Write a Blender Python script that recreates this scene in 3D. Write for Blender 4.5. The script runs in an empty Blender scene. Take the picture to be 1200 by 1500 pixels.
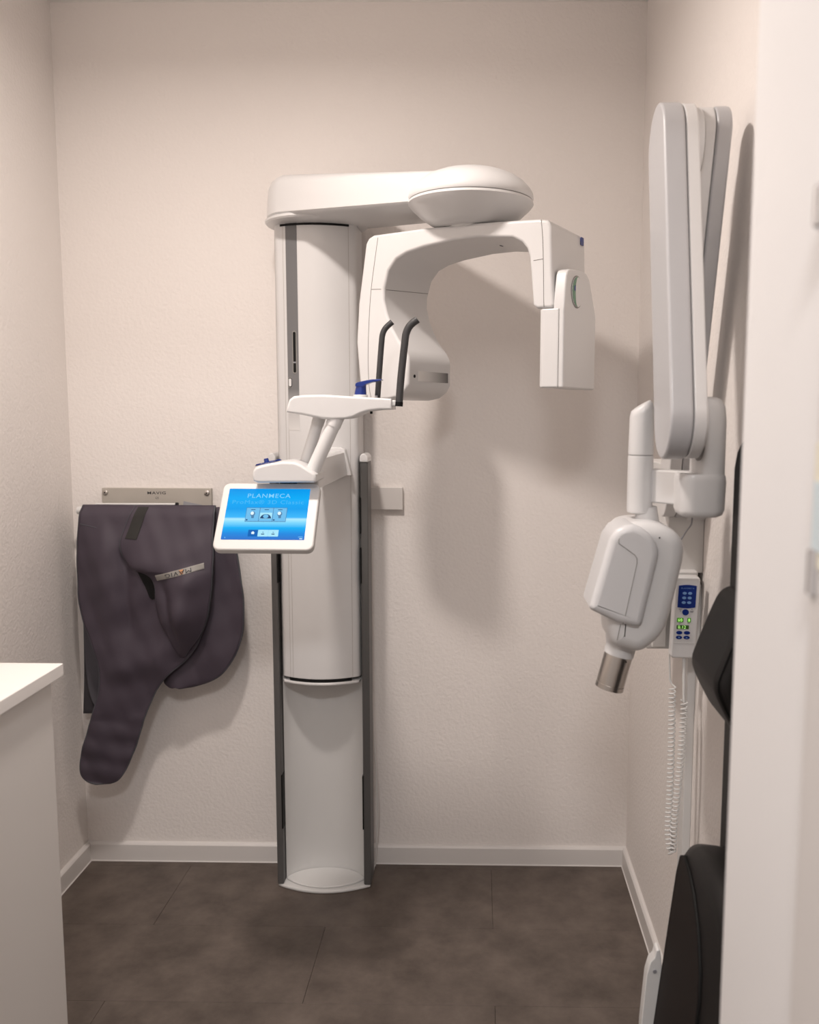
import bpy, bmesh, math, random
from mathutils import Vector, Matrix
random.seed(3)
SC = bpy.context.scene
COL = SC.collection
pi = math.pi

# ------------------------------------------------------------------ camera
F_PX, PITCH, YAW, ROLL, PX = 1287.21, .1121, -.0128, .0045, 684.81
cd = bpy.data.cameras.new('camera'); cam = bpy.data.objects.new('camera', cd); COL.objects.link(cam)
cd.sensor_width = 36; cd.lens = F_PX / 1500 * 36
cd.shift_x = -(PX - 600) / 1500
cd.clip_start = .02
cd.dof.use_dof = True; cd.dof.focus_distance = 2.1; cd.dof.aperture_fstop = 3.6
f_ = Vector((math.sin(YAW) * math.cos(PITCH), math.cos(YAW) * math.cos(PITCH), -math.sin(PITCH)))
r0 = Vector((math.cos(YAW), -math.sin(YAW), 0)); u0 = r0.cross(f_)
r_ = math.cos(ROLL) * r0 + math.sin(ROLL) * u0; u_ = -math.sin(ROLL) * r0 + math.cos(ROLL) * u0
m = Matrix((r_, u_, -f_)).transposed().to_4x4(); m.translation = (0, -2.5517, 1.3735)
cam.matrix_world = m
SC.camera = cam

# ------------------------------------------------------------------ world, lights, exposure
w = bpy.data.worlds.new('world'); SC.world = w; w.use_nodes = True
w.node_tree.nodes['Background'].inputs[0].default_value = (.8, .85, 1, 1)
w.node_tree.nodes['Background'].inputs[1].default_value = .02
SC.view_settings.view_transform = 'Standard'; SC.view_settings.look = 'None'
SC.view_settings.gamma = 1; SC.view_settings.use_curve_mapping = False
SC.view_settings.exposure = 0.80
LAMP = (-.52, -1.10); LAMP_W = 10.4; LAMP_C = (1, .90, .83)
HALL = (-.10, -3.05); HALL_W = 17.0; HALL_C = (1, .97, .96)
CEIL = 2.5

# ------------------------------------------------------------------ materials
def mat(name, col, rough=.5, metal=0, bump=None, var=None, emit=None, spec=.5, coat=0):
    M = bpy.data.materials.new(name); M.use_nodes = True; nt = M.node_tree; b = nt.nodes['Principled BSDF']
    b.inputs['Base Color'].default_value = (*col, 1); b.inputs['Roughness'].default_value = rough
    b.inputs['Metallic'].default_value = metal; b.inputs['Specular IOR Level'].default_value = spec
    b.inputs['Coat Weight'].default_value = coat
    if emit:
        b.inputs['Emission Color'].default_value = (*emit[0], 1); b.inputs['Emission Strength'].default_value = emit[1]
    tc = nt.nodes.new('ShaderNodeTexCoord')
    if bump:
        sc, st, dist, det = bump
        n = nt.nodes.new('ShaderNodeTexNoise'); n.inputs['Scale'].default_value = sc; n.inputs['Detail'].default_value = det
        nt.links.new(tc.outputs['Object'], n.inputs['Vector'])
        bp = nt.nodes.new('ShaderNodeBump'); bp.inputs['Strength'].default_value = st; bp.inputs['Distance'].default_value = dist
        nt.links.new(n.outputs['Fac'], bp.inputs['Height']); nt.links.new(bp.outputs['Normal'], b.inputs['Normal'])
    if var:
        sc, c2, lo, hi = var
        n = nt.nodes.new('ShaderNodeTexNoise'); n.inputs['Scale'].default_value = sc; n.inputs['Detail'].default_value = 8
        n.inputs['Roughness'].default_value = .65
        nt.links.new(tc.outputs['Object'], n.inputs['Vector'])
        r = nt.nodes.new('ShaderNodeValToRGB'); r.color_ramp.elements[0].position = lo; r.color_ramp.elements[1].position = hi
        r.color_ramp.elements[0].color = (*col, 1); r.color_ramp.elements[1].color = (*c2, 1)
        nt.links.new(n.outputs['Fac'], r.inputs[0]); nt.links.new(r.outputs[0], b.inputs['Base Color'])
    return M
def ramp_mat(name, stops, axis=2, emission=0, rough=.4):
    M = bpy.data.materials.new(name); M.use_nodes = True; nt = M.node_tree; b = nt.nodes['Principled BSDF']
    tc = nt.nodes.new('ShaderNodeTexCoord'); s = nt.nodes.new('ShaderNodeSeparateXYZ')
    nt.links.new(tc.outputs['Generated'], s.inputs[0])
    r = nt.nodes.new('ShaderNodeValToRGB'); e = r.color_ramp.elements
    for i, (p, c) in enumerate(stops):
        el = e[i] if i < 2 else e.new(p)
        el.position = p; el.color = (*c, 1)
    nt.links.new(s.outputs[axis], r.inputs[0])
    b.inputs['Roughness'].default_value = rough
    if emission:
        b.inputs['Specular IOR Level'].default_value = 0
        b.inputs['Base Color'].default_value = (.01, .01, .01, 1)
        nt.links.new(r.outputs[0], b.inputs['Emission Color']); b.inputs['Emission Strength'].default_value = emission
    else:
        nt.links.new(r.outputs[0], b.inputs['Base Color'])
    return M
WALL = mat('wall_paint', (.85, .805, .775), .85, bump=(110, .42, .004, 3))
CEILM = mat('ceiling_paint', (.88, .86, .84), .9)
TRIM = mat('trim_white', (.74, .71, .69), .45)
FLOORB = mat('floor_joint', (.045, .037, .032), .8)
FLOOR = mat('vinyl_slate', (.078, .060, .050), .55, bump=(260, .15, .001, 4), var=(8, (.155, .124, .105), .34, .70))
WHITE = mat('white_lacquer', (.685, .68, .68), .32, coat=.1)
WHITE2 = mat('white_plastic', (.70, .695, .685), .42)
COOLW = mat('tube_head_white', (.66, .66, .67), .35, coat=.1)
MONW = mat('monitor_white', (.60, .59, .58), .45)
GREYW = mat('cool_white_plastic', (.48, .48, .495), .35, coat=.1)
SEAM = mat('seam_grey', (.22, .21, .20), .6)
GREY = mat('rail_grey', (.095, .092, .09), .45)
BLACK = mat('black_plastic', (.006, .006, .006), .6, spec=.2)
RUBBER = mat('carbon_black', (.035, .035, .037), .5, bump=(220, .3, .002, 2), var=(160, (.11, .11, .12), .62, .74))
BLUE = mat('blue_plastic', (.005, .025, .19), .25)
STEEL = mat('brushed_steel', (.55, .52, .49), .3, metal=1)
CHROME = mat('chrome', (.75, .76, .78), .15, metal=1)
PLATE = mat('grey_plate', (.46, .425, .38), .45)
CLOTH = mat('apron_cloth', (.054, .041, .058), .62, bump=(700, .25, .001, 2))
CLOTHD = mat('apron_lining', (.040, .036, .042), .85)
LINING = mat('apron_inside_grey', (.09, .085, .10), .85)
PIPING = mat('apron_piping', (.065, .067, .080), .6)
VELCRO = mat('velcro', (.035, .033, .031), .95, bump=(900, .5, .002, 2))
STRIP = mat('reflective_strip', (.27, .255, .235), .4)
LEATHER = mat('black_leatherette', (.010, .009, .009), .5, spec=.3, bump=(420, .15, .001, 3))
LEATHER2 = mat('dark_seat_board', (.013, .009, .008), .65, spec=.25)
COUNTER = mat('cabinet_white', (.70, .67, .645), .5)
TOPM = mat('worktop_white', (.82, .79, .765), .4)
DARK = mat('dark_ink', (.03, .03, .035), .6)
INKG = mat('grey_ink', (.25, .25, .27), .6)
GREEN = mat('lens_green', (.10, .24, .15), .2)
LBLUE = mat('key_light_blue', (.18, .33, .60), .35)
ORANGE = mat('logo_orange', (.55, .25, .10), .5)
LCD = mat('lcd_green', (.04, .12, .01), .4, emit=((.06, .26, .01), .25))
LCDD = mat('lcd_dark', (.02, .05, .01), .4, emit=((.02, .08, .005), .2))
DIGIT = mat('lcd_digit', (.4, .9, .2), .4, emit=((.5, .95, .25), .5))
YELLOWP = mat('notice_yellow', (.84, .80, .66), .6)
BLUEP = mat('notice_blue', (.66, .76, .80), .6)
LAMPM = mat('lamp_diffuser', (.9, .9, .9), .5, emit=((1, .9, .8), 4))
BAND = ramp_mat('graded_grey_band', [(0, (.80, .78, .76)), (1, (.10, .10, .10)), (.35, (.62, .61, .60))], axis=0)
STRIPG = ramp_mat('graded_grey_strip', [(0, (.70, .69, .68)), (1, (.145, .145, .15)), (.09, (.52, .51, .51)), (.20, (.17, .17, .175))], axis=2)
SCREEN = ramp_mat('screen_blue', [(0, (.03, .16, .58)), (1, (.0, .30, .80)), (.13, (.01, .24, .72)), (.24, (.0, .42, .90)), (.34, (.20, .66, .95)), (.405, (.42, .80, 1)), (.44, (.04, .46, .92)), (.6, (.0, .34, .84)), (.8, (.0, .40, .90))], axis=2, emission=.60, rough=.35)
def emi(name, c, s=.60): return mat(name, (.01, .01, .01), .9, emit=(c, s), spec=0)
UI_TXT = emi('screen_lettering', (.22, .62, .95)); UI_TXT2 = emi('screen_lettering_faint', (.07, .48, .90))
UI_TILE = emi('screen_tile', (.16, .50, .82)); UI_LITE = emi('screen_tile_light', (.40, .78, .95))
UI_DARK = emi('screen_dark', (.015, .06, .16)); UI_WHITE = emi('screen_white', (.75, .92, 1)); UI_SEL = emi('screen_selected', (.0, .12, .45))
UI_MID = emi('screen_mid', (.08, .22, .40))

# ------------------------------------------------------------------ builders
BASE = {}
def link(o, parent=None):
    COL.objects.link(o)
    if parent is not None:
        o.parent = parent
        o.matrix_parent_inverse = Matrix.Translation(-Vector(BASE.get(parent.name, (0, 0, 0))))
    return o
def thing(name, label, cat, loc, group=None):
    o = bpy.data.objects.new(name, None); COL.objects.link(o); o.location = loc; BASE[o.name] = loc
    o.empty_display_size = .1
    o['label'] = label; o['category'] = cat
    if group: o['group'] = group
    return o
def tag(o, label, cat): o['label'] = label; o['category'] = cat; return o
def struct(o, label=None, cat=None):
    o['kind'] = 'structure'
    if label: o['label'] = label
    if cat: o['category'] = cat
    return o
def build(name, V, Fc, M, parent=None, bevel=0, seg=3, smooth=True, sub=0, solid=0):
    me = bpy.data.meshes.new(name); me.from_pydata([tuple(v) for v in V], [], Fc)
    bm = bmesh.new(); bm.from_mesh(me); bmesh.ops.remove_doubles(bm, verts=bm.verts, dist=1e-6)
    bmesh.ops.recalc_face_normals(bm, faces=bm.faces); bm.to_mesh(me); bm.free()
    me.materials.append(M)
    if smooth: me.polygons.foreach_set('use_smooth', [True] * len(me.polygons))
    o = bpy.data.objects.new(name, me); link(o, parent)
    if solid:
        s = o.modifiers.new('s', 'SOLIDIFY'); s.thickness = solid; s.offset = 0
    if bevel:
        b = o.modifiers.new('b', 'BEVEL'); b.width = bevel; b.segments = seg; b.limit_method = 'ANGLE'; b.angle_limit = math.radians(32)
    if sub:
        s = o.modifiers.new('u', 'SUBSURF'); s.levels = sub; s.render_levels = sub
    if smooth and not sub:
        if not bevel:
            me.set_sharp_from_angle(angle=math.radians(40))
        wn = o.modifiers.new('w', 'WEIGHTED_NORMAL'); wn.keep_sharp = True
    return o
def boxvf(x0, x1, y0, y1, z0, z1, V, Fc):
    n = len(V)
    V += [(x0, y0, z0), (x1, y0, z0), (x1, y1, z0), (x0, y1, z0), (x0, y0, z1), (x1, y0, z1), (x1, y1, z1), (x0, y1, z1)]
    Fc += [tuple(n + i for i in f) for f in ((0, 1, 2, 3), (4, 5, 6, 7), (0, 1, 5, 4), (1, 2, 6, 5), (2, 3, 7, 6), (3, 0, 4, 7))]
def box(name, x0, x1, y0, y1, z0, z1, M, parent=None, bevel=.002, seg=2):
    V, Fc = [], []; boxvf(x0, x1, y0, y1, z0, z1, V, Fc)
    return build(name, V, Fc, M, parent, bevel, seg)
def loft(name, rings, M, parent=None, bevel=0, seg=3, caps=True, closed=True, xf=None, **k):
    n = len(rings[0]); V = [Vector(p) for r in rings for p in r]; Fc = []
    for i in range(len(rings) - 1):
        for j in range(n if closed else n - 1):
            a = i * n + j; b = i * n + (j + 1) % n
            Fc.append((a, b, b + n, a + n))
    if caps: Fc += [tuple(range(n)), tuple(range((len(rings) - 1) * n, len(rings) * n))]
    if xf: V = [xf(v) for v in V]
    return build(name, V, Fc, M, parent, bevel, seg, **k)
def prism(name, pts, axis, a, b, M, parent=None, bevel=.003, seg=3, xf=None):
    g = {'x': lambda p, t: (t, p[0], p[1]), 'y': lambda p, t: (p[0], t, p[1]), 'z': lambda p, t: (p[0], p[1], t)}[axis]
    return loft(name, [[g(p, a) for p in pts], [g(p, b) for p in pts]], M, parent, bevel, seg, xf=xf)
def crom(P, n=6, closed=True):
    out = []; N = len(P); P = [Vector(p) for p in P]
    for i in range(N if closed else N - 1):
        g = (lambda k: P[k % N]) if closed else (lambda k: P[min(max(k, 0), N - 1)])
        a, b, c, d = g(i - 1), g(i), g(i + 1), g(i + 2)
        for s in range(n):
            t = s / n
            out.append(.5 * (2 * b + (c - a) * t + (2 * a - 5 * b + 4 * c - d) * t * t + (3 * b - a - 3 * c + d) * t ** 3))
    if not closed: out.append(P[-1])
    return out
def tube(name, path, r, M, parent=None, n=12, caps=True, xf=None):
    P = [Vector(p) for p in path]
    if xf: P = [xf(p) for p in P]
    R = r if isinstance(r, (list, tuple)) else [r] * len(P)
    T = [(P[min(i + 1, len(P) - 1)] - P[max(i - 1, 0)]).normalized() for i in range(len(P))]
    a = T[0].cross(Vector((0, 0, 1)))
    if a.length < 1e-3: a = T[0].cross(Vector((1, 0, 0)))
    a.normalize(); rings = []
    for i, p in enumerate(P):
        a = (a - a.dot(T[i]) * T[i]).normalized(); b = T[i].cross(a)
        rings.append([p + R[i] * (math.cos(2 * pi * j / n) * a + math.sin(2 * pi * j / n) * b) for j in range(n)])
    return loft(name, rings, M, parent, caps=caps)
def lathe(name, prof, M, parent=None, c=(0, 0), n=48, xf=None, bevel=0):
    rings = [[(c[0] + max(r, 1e-4) * math.cos(2 * pi * j / n), c[1] + max(r, 1e-4) * math.sin(2 * pi * j / n), z) for j in range(n)] for r, z in prof]
    return loft(name, rings, M, parent, xf=xf, bevel=bevel)
def rrect(x0, x1, z0, z1, r, n=5):
    o = []
    for cx, cz, a in ((x1 - r, z1 - r, 0), (x0 + r, z1 - r, 90), (x0 + r, z0 + r, 180), (x1 - r, z0 + r, 270)):
        for i in range(n + 1):
            t = math.radians(a + 90 * i / n); o.append((cx + r * math.cos(t), cz + r * math.sin(t)))
    return o
def ell(cx, cz, rx, rz, n=24): return [(cx + rx * math.cos(2 * pi * i / n), cz + rz * math.sin(2 * pi * i / n)) for i in range(n)]
def stadium(p, q, r, n=14, r2=None):
    r2 = r2 or r; p, q = Vector(p), Vector(q); a = math.atan2(q.y - p.y, q.x - p.x); o = []
    for i in range(n + 1):
        t = a + pi / 2 + pi * i / n; o.append((p.x + r * math.cos(t), p.y + r * math.sin(t)))
    for i in range(n + 1):
        t = a - pi / 2 + pi * i / n; o.append((q.x + r2 * math.cos(t), q.y + r2 * math.sin(t)))
    return o
def frame_xf(o, ax, ay, az):
    o, ax, ay, az = Vector(o), Vector(ax).normalized(), Vector(ay).normalized(), Vector(az).normalized()
    return lambda v: o + v[0] * ax + v[1] * ay + v[2] * az
def text(name, body, h, M, parent, xf, sx=1, ext=.0003, pos=(0, 0), bold=0):
    """lettering lying in local x-z of xf, centred on pos, facing local -y"""
    c = bpy.data.curves.new(name, 'FONT'); c.body = body; c.size = 1; c.align_x = 'CENTER'; c.align_y = 'CENTER'; c.resolution_u = 3
    c.offset = bold; c.space_character = 1.12
    t = bpy.data.objects.new('tmp_text', c); COL.objects.link(t); dg = bpy.context.evaluated_depsgraph_get(); dg.update()
    me = bpy.data.meshes.new_from_object(t.evaluated_get(dg)); bpy.data.objects.remove(t); bpy.data.curves.remove(c)
    k = h / .72; V = []
    for v in me.vertices: V.append(xf(Vector((pos[0] + v.co.x * k * sx, -ext, pos[1] + v.co.y * k))))
    Fc = [tuple(p.vertices) for p in me.polygons]; bpy.data.meshes.remove(me)
    me = bpy.data.meshes.new(name); me.from_pydata(V, [], Fc); me.materials.append(M)
    return link(bpy.data.objects.new(name, me), parent)
IDENT = lambda v: Vector(v)

# ================================================================== setting
XL, XR, YB, YF = -1.198, .457, .012, -1.65
V, Fc = [], []; boxvf(-2.2, 2.2, -4.2, .2, -.08, -.003, V, Fc)
floor = struct(build('floor', V, Fc, FLOORB, smooth=False))
TL, TW, GAP = .9144, .3085, .0003
tm = {}
for k in range(-1, 13):
    y1 = -.0265 - TW * (k - 0) ; y0 = y1 - TW
    off = .045 if k % 2 == 0 else -.405
    for j in range(-2, 3):
        x0 = off + TL * j; x1 = x0 + TL
        a0, a1, b0, b1 = max(x0, -1.6), min(x1, 1.6), max(y0, -4), min(y1, .15)
        if a1 - a0 < .05 or b1 - b0 < .02: continue
        box('floor_tile', a0 + GAP, a1 - GAP, b0 + GAP, b1 - GAP, -.0035, 0, FLOOR, floor, bevel=.0006, seg=1)
struct(box('wall_back', XL - .15, XR + .15, YB, YB + .15, -.01, CEIL + .05, WALL, bevel=0))
struct(box('wall_left', XL - .15, XL, YF - .2, YB, -.01, CEIL + .05, WALL, bevel=0))
struct(box('wall_right', XR, XR + .15, YF - .2, YB, -.01, CEIL + .05, WALL, bevel=0))
V, Fc = [], []
boxvf(-1.75, -.66, YF - .2, YF, -.01, CEIL + .05, V, Fc); boxvf(.29, 1.75, YF - .2, YF, -.01, CEIL + .05, V, Fc)
boxvf(-.66, .29, YF - .2, YF, 2.12, CEIL + .05, V, Fc)
struct(build('wall_front', V, Fc, WALL, smooth=False))
V, Fc = [], []; boxvf(-2.2, 2.2, -4.2, .2, CEIL, CEIL + .1, V, Fc)
struct(build('ceiling', V, Fc, CEILM, smooth=False))
for nm, b in (('wall_corridor_left', (-1.75, -1.6, -4.0, YF - .2)), ('wall_corridor_right', (1.6, 1.75, -4.0, YF - .2)), ('wall_corridor_back', (-1.75, 1.75, -4.1, -4.0))):
    struct(box(nm, *b, -.01, CEIL + .05, WALL, bevel=0))
def skirting(prof_axis, a, b, face, sgn, nm):
    # small skirting board: 60 mm high, 12 mm thick, eased top edge, caulk bead at the foot
    t = .0125
    pr = [(0, 0), (t, 0), (t, .052), (t - .005, .058), (0, .060)]
    if prof_axis == 'x': pts = [(face + sgn * p, z) for p, z in pr]
    else: pts = [(face + sgn * p, z) for p, z in pr]
    o = prism(nm, pts, prof_axis, a, b, TRIM, bevel=.001, seg=1); struct(o); return o
bb = skirting('x', XL, XR, YB, -1, 'baseboard_back')
bl = skirting('y', YF, YB, XL, 1, 'baseboard_left')
br = skirting('y', YF, YB, XR, -1, 'baseboard_right')
for o, p0, p1 in ((bb, (XL + .013, -.002, .001), (XR - .013, -.002, .001)), (br, (XR - .014, YF, .001), (XR - .014, -.002, .001)), (bl, (XL + .014, YF, .001), (XL + .014, -.002, .001))):
    tube('sealant_bead', [p0, p1], .002, TRIM, o, 6)
# door opening: lining, hinges, leaf folded back into the corridor
V, Fc = [], []
boxvf(.27, .292, YF - .2, YF + .006, 0, 2.12, V, Fc); boxvf(-.662, -.64, YF - .2, YF + .006, 0, 2.12, V, Fc); boxvf(-.662, .292, YF - .2, YF + .006, 2.10, 2.122, V, Fc)
door = struct(build('door_1', V, Fc, mat('door_lining_white', (.91, .90, .90), .4), bevel=.002, seg=2))
leaf = box('door_leaf', .2635, .3025, -2.70, -1.862, .01, 2.095, TRIM, door, bevel=.002)
for z, hh, hx in ((1.529, .0145, .2585), (1.251, .017, .2665), (.25, .0145, .262)):
    h = tube('hinge', [(hx, -1.868, z - hh), (hx, -1.868, z + hh)], .0085, CHROME, door, 16)
    for sg in (-1, 1): tube('hinge_cap', [(hx, -1.868, z + sg * hh), (hx, -1.868, z + sg * (hh + .003))], [.0085, .004], CHROME, h, 16)
    box('hinge_plate', hx, .288, -1.866, -1.852, z - hh, z + hh, CHROME, h, bevel=.0006)
n1 = box('notice_sheet', .2622, .2634, -2.15, -1.864, 1.255, 1.352, YELLOWP, leaf, bevel=0)
box('printed_picture', .2614, .2623, -2.14, -1.865, 1.268, 1.322, BLUEP, n1, bevel=0)

# ceiling lamps
def lamp(name, label, xy, W, C, r, size):
    t = thing(name, label, 'lamp', (xy[0], xy[1], CEIL))
    lathe('lamp_ring', [(r, CEIL - .001), (r + .018, CEIL - .001), (r + .018, CEIL - .012), (r + .006, CEIL - .020), (r, CEIL - .020)], WHITE2, t, xy)
    lathe('diffuser', [(0, CEIL - .002), (r, CEIL - .002), (r, CEIL - .014), (0, CEIL - .014)], LAMPM, t, xy)
    L = bpy.data.lights.new(name + '_light', 'AREA'); L.shape = 'DISK'; L.size = size; L.energy = W; L.color = C; L.spread = math.radians(168)
    o = bpy.data.objects.new('lamp_light', L); COL.objects.link(o); o.location = (0, 0, -.024); o.parent = t
    return t
lamp('ceiling_lamp', 'round white ceiling lamp inside the x-ray room', LAMP, LAMP_W, LAMP_C, .08, .15)
lamp('corridor_lamp', 'round white ceiling lamp of the corridor outside the door', HALL, HALL_W, HALL_C, .2, .38)

# ================================================================== panoramic x-ray unit
P = thing('panoramic_xray_unit', 'tall white panoramic dental x-ray machine with column, domed rotating arm and blue screen', 'x-ray machine', (-.442, -.09, 0))
CX = -.4425
# foot plate
pts = [(-.577, .0), (-.577, -.125)] + [(CX + .1345 * s, -.135 - .040 * (1 - s * s)) for s in [i / 12 - 1 for i in range(0, 25)]] + [(-.308, -.125), (-.308, .0)]
box_base = prism('base_plate', pts, 'z', 0, .010, WHITE2, P, bevel=.004)
# hollow lower column: concave front sheet
def conc(x): t = (x - CX) / .115; return -.128 + .078 * math.sqrt(max(0, 1 - t * t * .96))
xs = [CX + .115 * (i / 20 - 1) for i in range(41)]
ring = [(x, conc(x)) for x in xs] + [(CX + .115, -.01), (CX - .115, -.01)]
pan = prism('concave_panel', ring, 'z', .010, 1.245, WHITE2, P, bevel=0)
pan.modifiers.clear()
prism('foot_dish', [(x, conc(x) - .001) for x in xs] + [(CX + .09 * s, -.135 - .028 * (1 - s * s)) for s in [1 - i / 10 for i in range(21)]], 'z', .010, .016, WHITE2, P, bevel=.003)
for s, x0, x1 in ((-1, -.578, -.5595), (1, -.3265, -.305)):
    rl = box('side_rail', x0, x1, -.142, -.070, .010, 1.243, GREY, P, bevel=.004, seg=3)
    cp = [(x0 - .001, 1.238), (x1 + .001, 1.238), (x1 + .001, 1.252), ((x0 + x1) / 2 + .004, 1.262), ((x0 + x1) / 2 - .006, 1.262), (x0 - .001, 1.254)]
    prism('rail_cap', cp, 'y', -.146, -.066, WHITE, rl, bevel=.004)
    xe = x1 if s < 0 else x0
    for z0, z1 in ((.18, .34), (.90, 1.00), (1.04, 1.14)):
        box('rail_slot', xe - .0018, xe + .0018, -.1435, -.05, z0, z1, BLACK, rl, bevel=0)
# sliding upper column
def slf(x): t = (x - CX) / .112; return -.132 - .036 * (1 - t * t)
sx = [CX + .112 * (i / 16 - 1) for i in range(33)]
outl = [(CX - .112, -.03), (CX - .112, -.125)] + [(x, slf(x)) for x in sx[1:-1]] + [(CX + .112, -.125), (CX + .112, -.03)]
SL = prism('sliding_column', outl, 'z', .630, 1.880, WHITE, P, bevel=.003)
def on_front(name, x0, x1, z0, z1, off, M, parent, n=8):
    g = [x0 + (x1 - x0) * i / n for i in range(n + 1)]
    r = [(x, slf(x) - off) for x in g] + [(x, slf(x) + .001) for x in reversed(g)]
    return prism(name, r, 'z', z0, z1, M, parent, bevel=0)
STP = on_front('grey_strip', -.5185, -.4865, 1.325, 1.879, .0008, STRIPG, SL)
for x in (-.527, -.352, -.5185): on_front('seam_line', x - .0006, x + .0006, .632, 1.879, .0006, mat('soft_seam', (.50, .48, .46), .5) if x == -.527 else bpy.data.materials['soft_seam'], SL, 2)
def oval_on_front(name, cx, cz, hx, hz, off, M, parent):
    pts = rrect(cx - hx, cx + hx, cz - hz, cz + hz, hx * .999, 6)
    y = slf(cx)
    return prism(name, pts, 'y', y - off, y + .004, M, parent, bevel=0)
fr = oval_on_front('slot_frame', -.4975, 1.534, .0056, .057, .0025, STRIP, SL)
oval_on_front('slot', -.4975, 1.534, .0036, .054, .0032, BLACK, fr); box('slot_bridge', -.501, -.494, slf(-.4975) - .004, slf(-.4975), 1.505, 1.509, INKG, fr, bevel=0)
fr = oval_on_front('button_frame', -.5115, 1.4535, .0058, .0145, .0025, STRIP, SL)
oval_on_front('button_gap', -.5115, 1.4535, .0046, .0128, .003, DARK, fr); oval_on_front('button', -.5115, 1.4535, .0034, .0105, .005, WHITE, fr)
on_front('top_gap', -.535, -.350, 1.8655, 1.8712, .0012, BLACK, SL)
on_front('shadow_gap', -.530, -.355, .622, .631, -.004, BLACK, SL)
g = [(CX - .110, -.03), (CX - .110, -.130)] + [(x, slf(x) - .004) for x in sx[1:-1]] + [(CX + .110, -.130), (CX + .110, -.03)]
prism('bottom_lip', g, 'z', .6135, .6215, WHITE, SL, bevel=.003)
# wall fixing behind the column
box('wall_fixing_plate', -.66 + .16, -.222, -.004, .012, 1.092, 1.157, TRIM, P, bevel=.001)
# shoulder arm
A0, A1 = Vector((CX, -.105)), Vector((-.022, -.47)); ADIR = (A1 - A0); AL = ADIR.length; ADIR.normalize()
rings = []
for ins, z in ((.03, 1.884), (.006, 1.884), (.0, 1.890), (.002, 1.930), (.006, 1.962), (.013, 1.978), (.026, 1.988), (.045, 1.992), (.07, 1.993)):
    r = []
    for p in stadium(A0, A1, .132 - ins, 20, .105 - ins):
        t = (Vector(p) - A0).dot(ADIR) / AL
        tt = max(0, min(1, t)); r.append((p[0], p[1], z - (.045 + .036 * (z - 1.884) / .109) * tt))
    rings.append(r)
ARM = loft('shoulder_arm', rings, WHITE, P)
lathe('column_collar', [(.11, 1.872), (.133, 1.872), (.137, 1.876), (.137, 1.881), (.131, 1.8845), (.11, 1.8845)], WHITE, P, A0)
# dome
DC = (-.022, -.47)
DM = lathe('dome_top', [(0.1337, 1.8539), (0.1421, 1.8539), (0.1440, 1.8583), (0.1431, 1.8673), (0.1376, 1.8772), (0.1247, 1.8920), (0.1040, 1.9059), (0.0792, 1.9158), (0.0495, 1.9227), (0.0198, 1.9257), (0.0000, 1.9257)], WHITE, P, DC, 64)
lathe('dome_seam', [(0.0990, 1.8514), (0.1411, 1.8514), (0.1411, 1.8541), (0.0990, 1.8541)], SEAM, P, DC, 64)
lathe('dome_base', [(.03, 1.7955), (0.0792, 1.7974), (0.0950, 1.8049), (0.1168, 1.8197), (0.1366, 1.8375), (0.1440, 1.8465), (0.1431, 1.8516), (0.1287, 1.8519)], WHITE, P, DC, 64)
lathe('dome_recess', [(.0, 1.792), (.050, 1.792), (.054, 1.7975), (.0, 1.7975)], WHITE2, P, DC, 40)
_before = set(bpy.data.objects)
# C-arm, turned 27 degrees about the dome axis (right end towards the viewer)
PH = math.radians(27)
CA = frame_xf((-.02, -.45, 0), (math.cos(PH), -math.sin(PH), 0), (math.sin(PH), math.cos(PH), 0), (0, 0, 1))   # local (u, w, z)
outer = [(-.225, 1.405), (-.243, 1.45), (-.251, 1.54), (-.244, 1.63), (-.231, 1.71), (-.222, 1.765), (-.214, 1.777), (-.200, 1.783), (-.066, 1.7865), (.072, 1.7855), (.215, 1.780), (.236, 1.776), (.245, 1.764), (.248, 1.67), (.2535, 1.603), (.249, 1.5955), (.214, 1.5955), (.205, 1.604),
         (.199, 1.670), (.195, 1.706), (.189, 1.722), (.177, 1.736), (.155, 1.747), (.073, 1.755), (.012, 1.754), (-.066, 1.745), (-.110, 1.736), (-.138, 1.724), (-.159, 1.700), (-.171, 1.661), (-.172, 1.635), (-.165, 1.605), (-.150, 1.570), (-.132, 1.541), (-.115, 1.521), (-.106, 1.505), (-.104, 1.49), (-.105, 1.441), (-.115, 1.424), (-.135, 1.410), (-.165, 1.404)]
W0, W1 = -.11, .095
def inset(pts, d):
    n = len(pts); out = []; area = sum(pts[i][0] * pts[(i + 1) % n][1] - pts[(i + 1) % n][0] * pts[i][1] for i in range(n))
    s = 1 if area > 0 else -1
    for i in range(n):
        a, b, c = Vector(pts[i - 1]), Vector(pts[i]), Vector(pts[(i + 1) % n])
        t = ((b - a).normalized() + (c - b).normalized()).normalized()
        nrm = Vector((-t.y, t.x)) * s
        out.append(tuple(b + nrm * d))
    return out
def rounded_extrude(name, pts, w0, w1, r, M, parent, xf, steps=4, back_r=None):
    rings = []
    for i in range(steps + 1):
        a = pi / 2 * i / steps; q = inset(pts, r * (1 - math.sin(a))) if i < steps else pts
        rings.append([(p[0], w0 + r * (1 - math.cos(a)), p[1]) for p in q])
    R = back_r or r
    for i in range(steps + 1):
        a = pi / 2 * (1 - i / steps); q = inset(pts, R * (1 - math.sin(a))) if i > 0 else pts
        rings.append([(p[0], w1 - R * (1 - math.cos(a)), p[1]) for p in q])
    return loft(name, rings, M, parent, xf=xf)
CARM = rounded_extrude('c_arm', outer, W0, W1, .007, WHITE, P, CA, back_r=.010)
def seam(name, pts, parent, xf=CA, r=.0007, M=SEAM): return tube(name, pts, r, M, parent, 6, xf=xf)
wf = W0 - .0001
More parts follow.
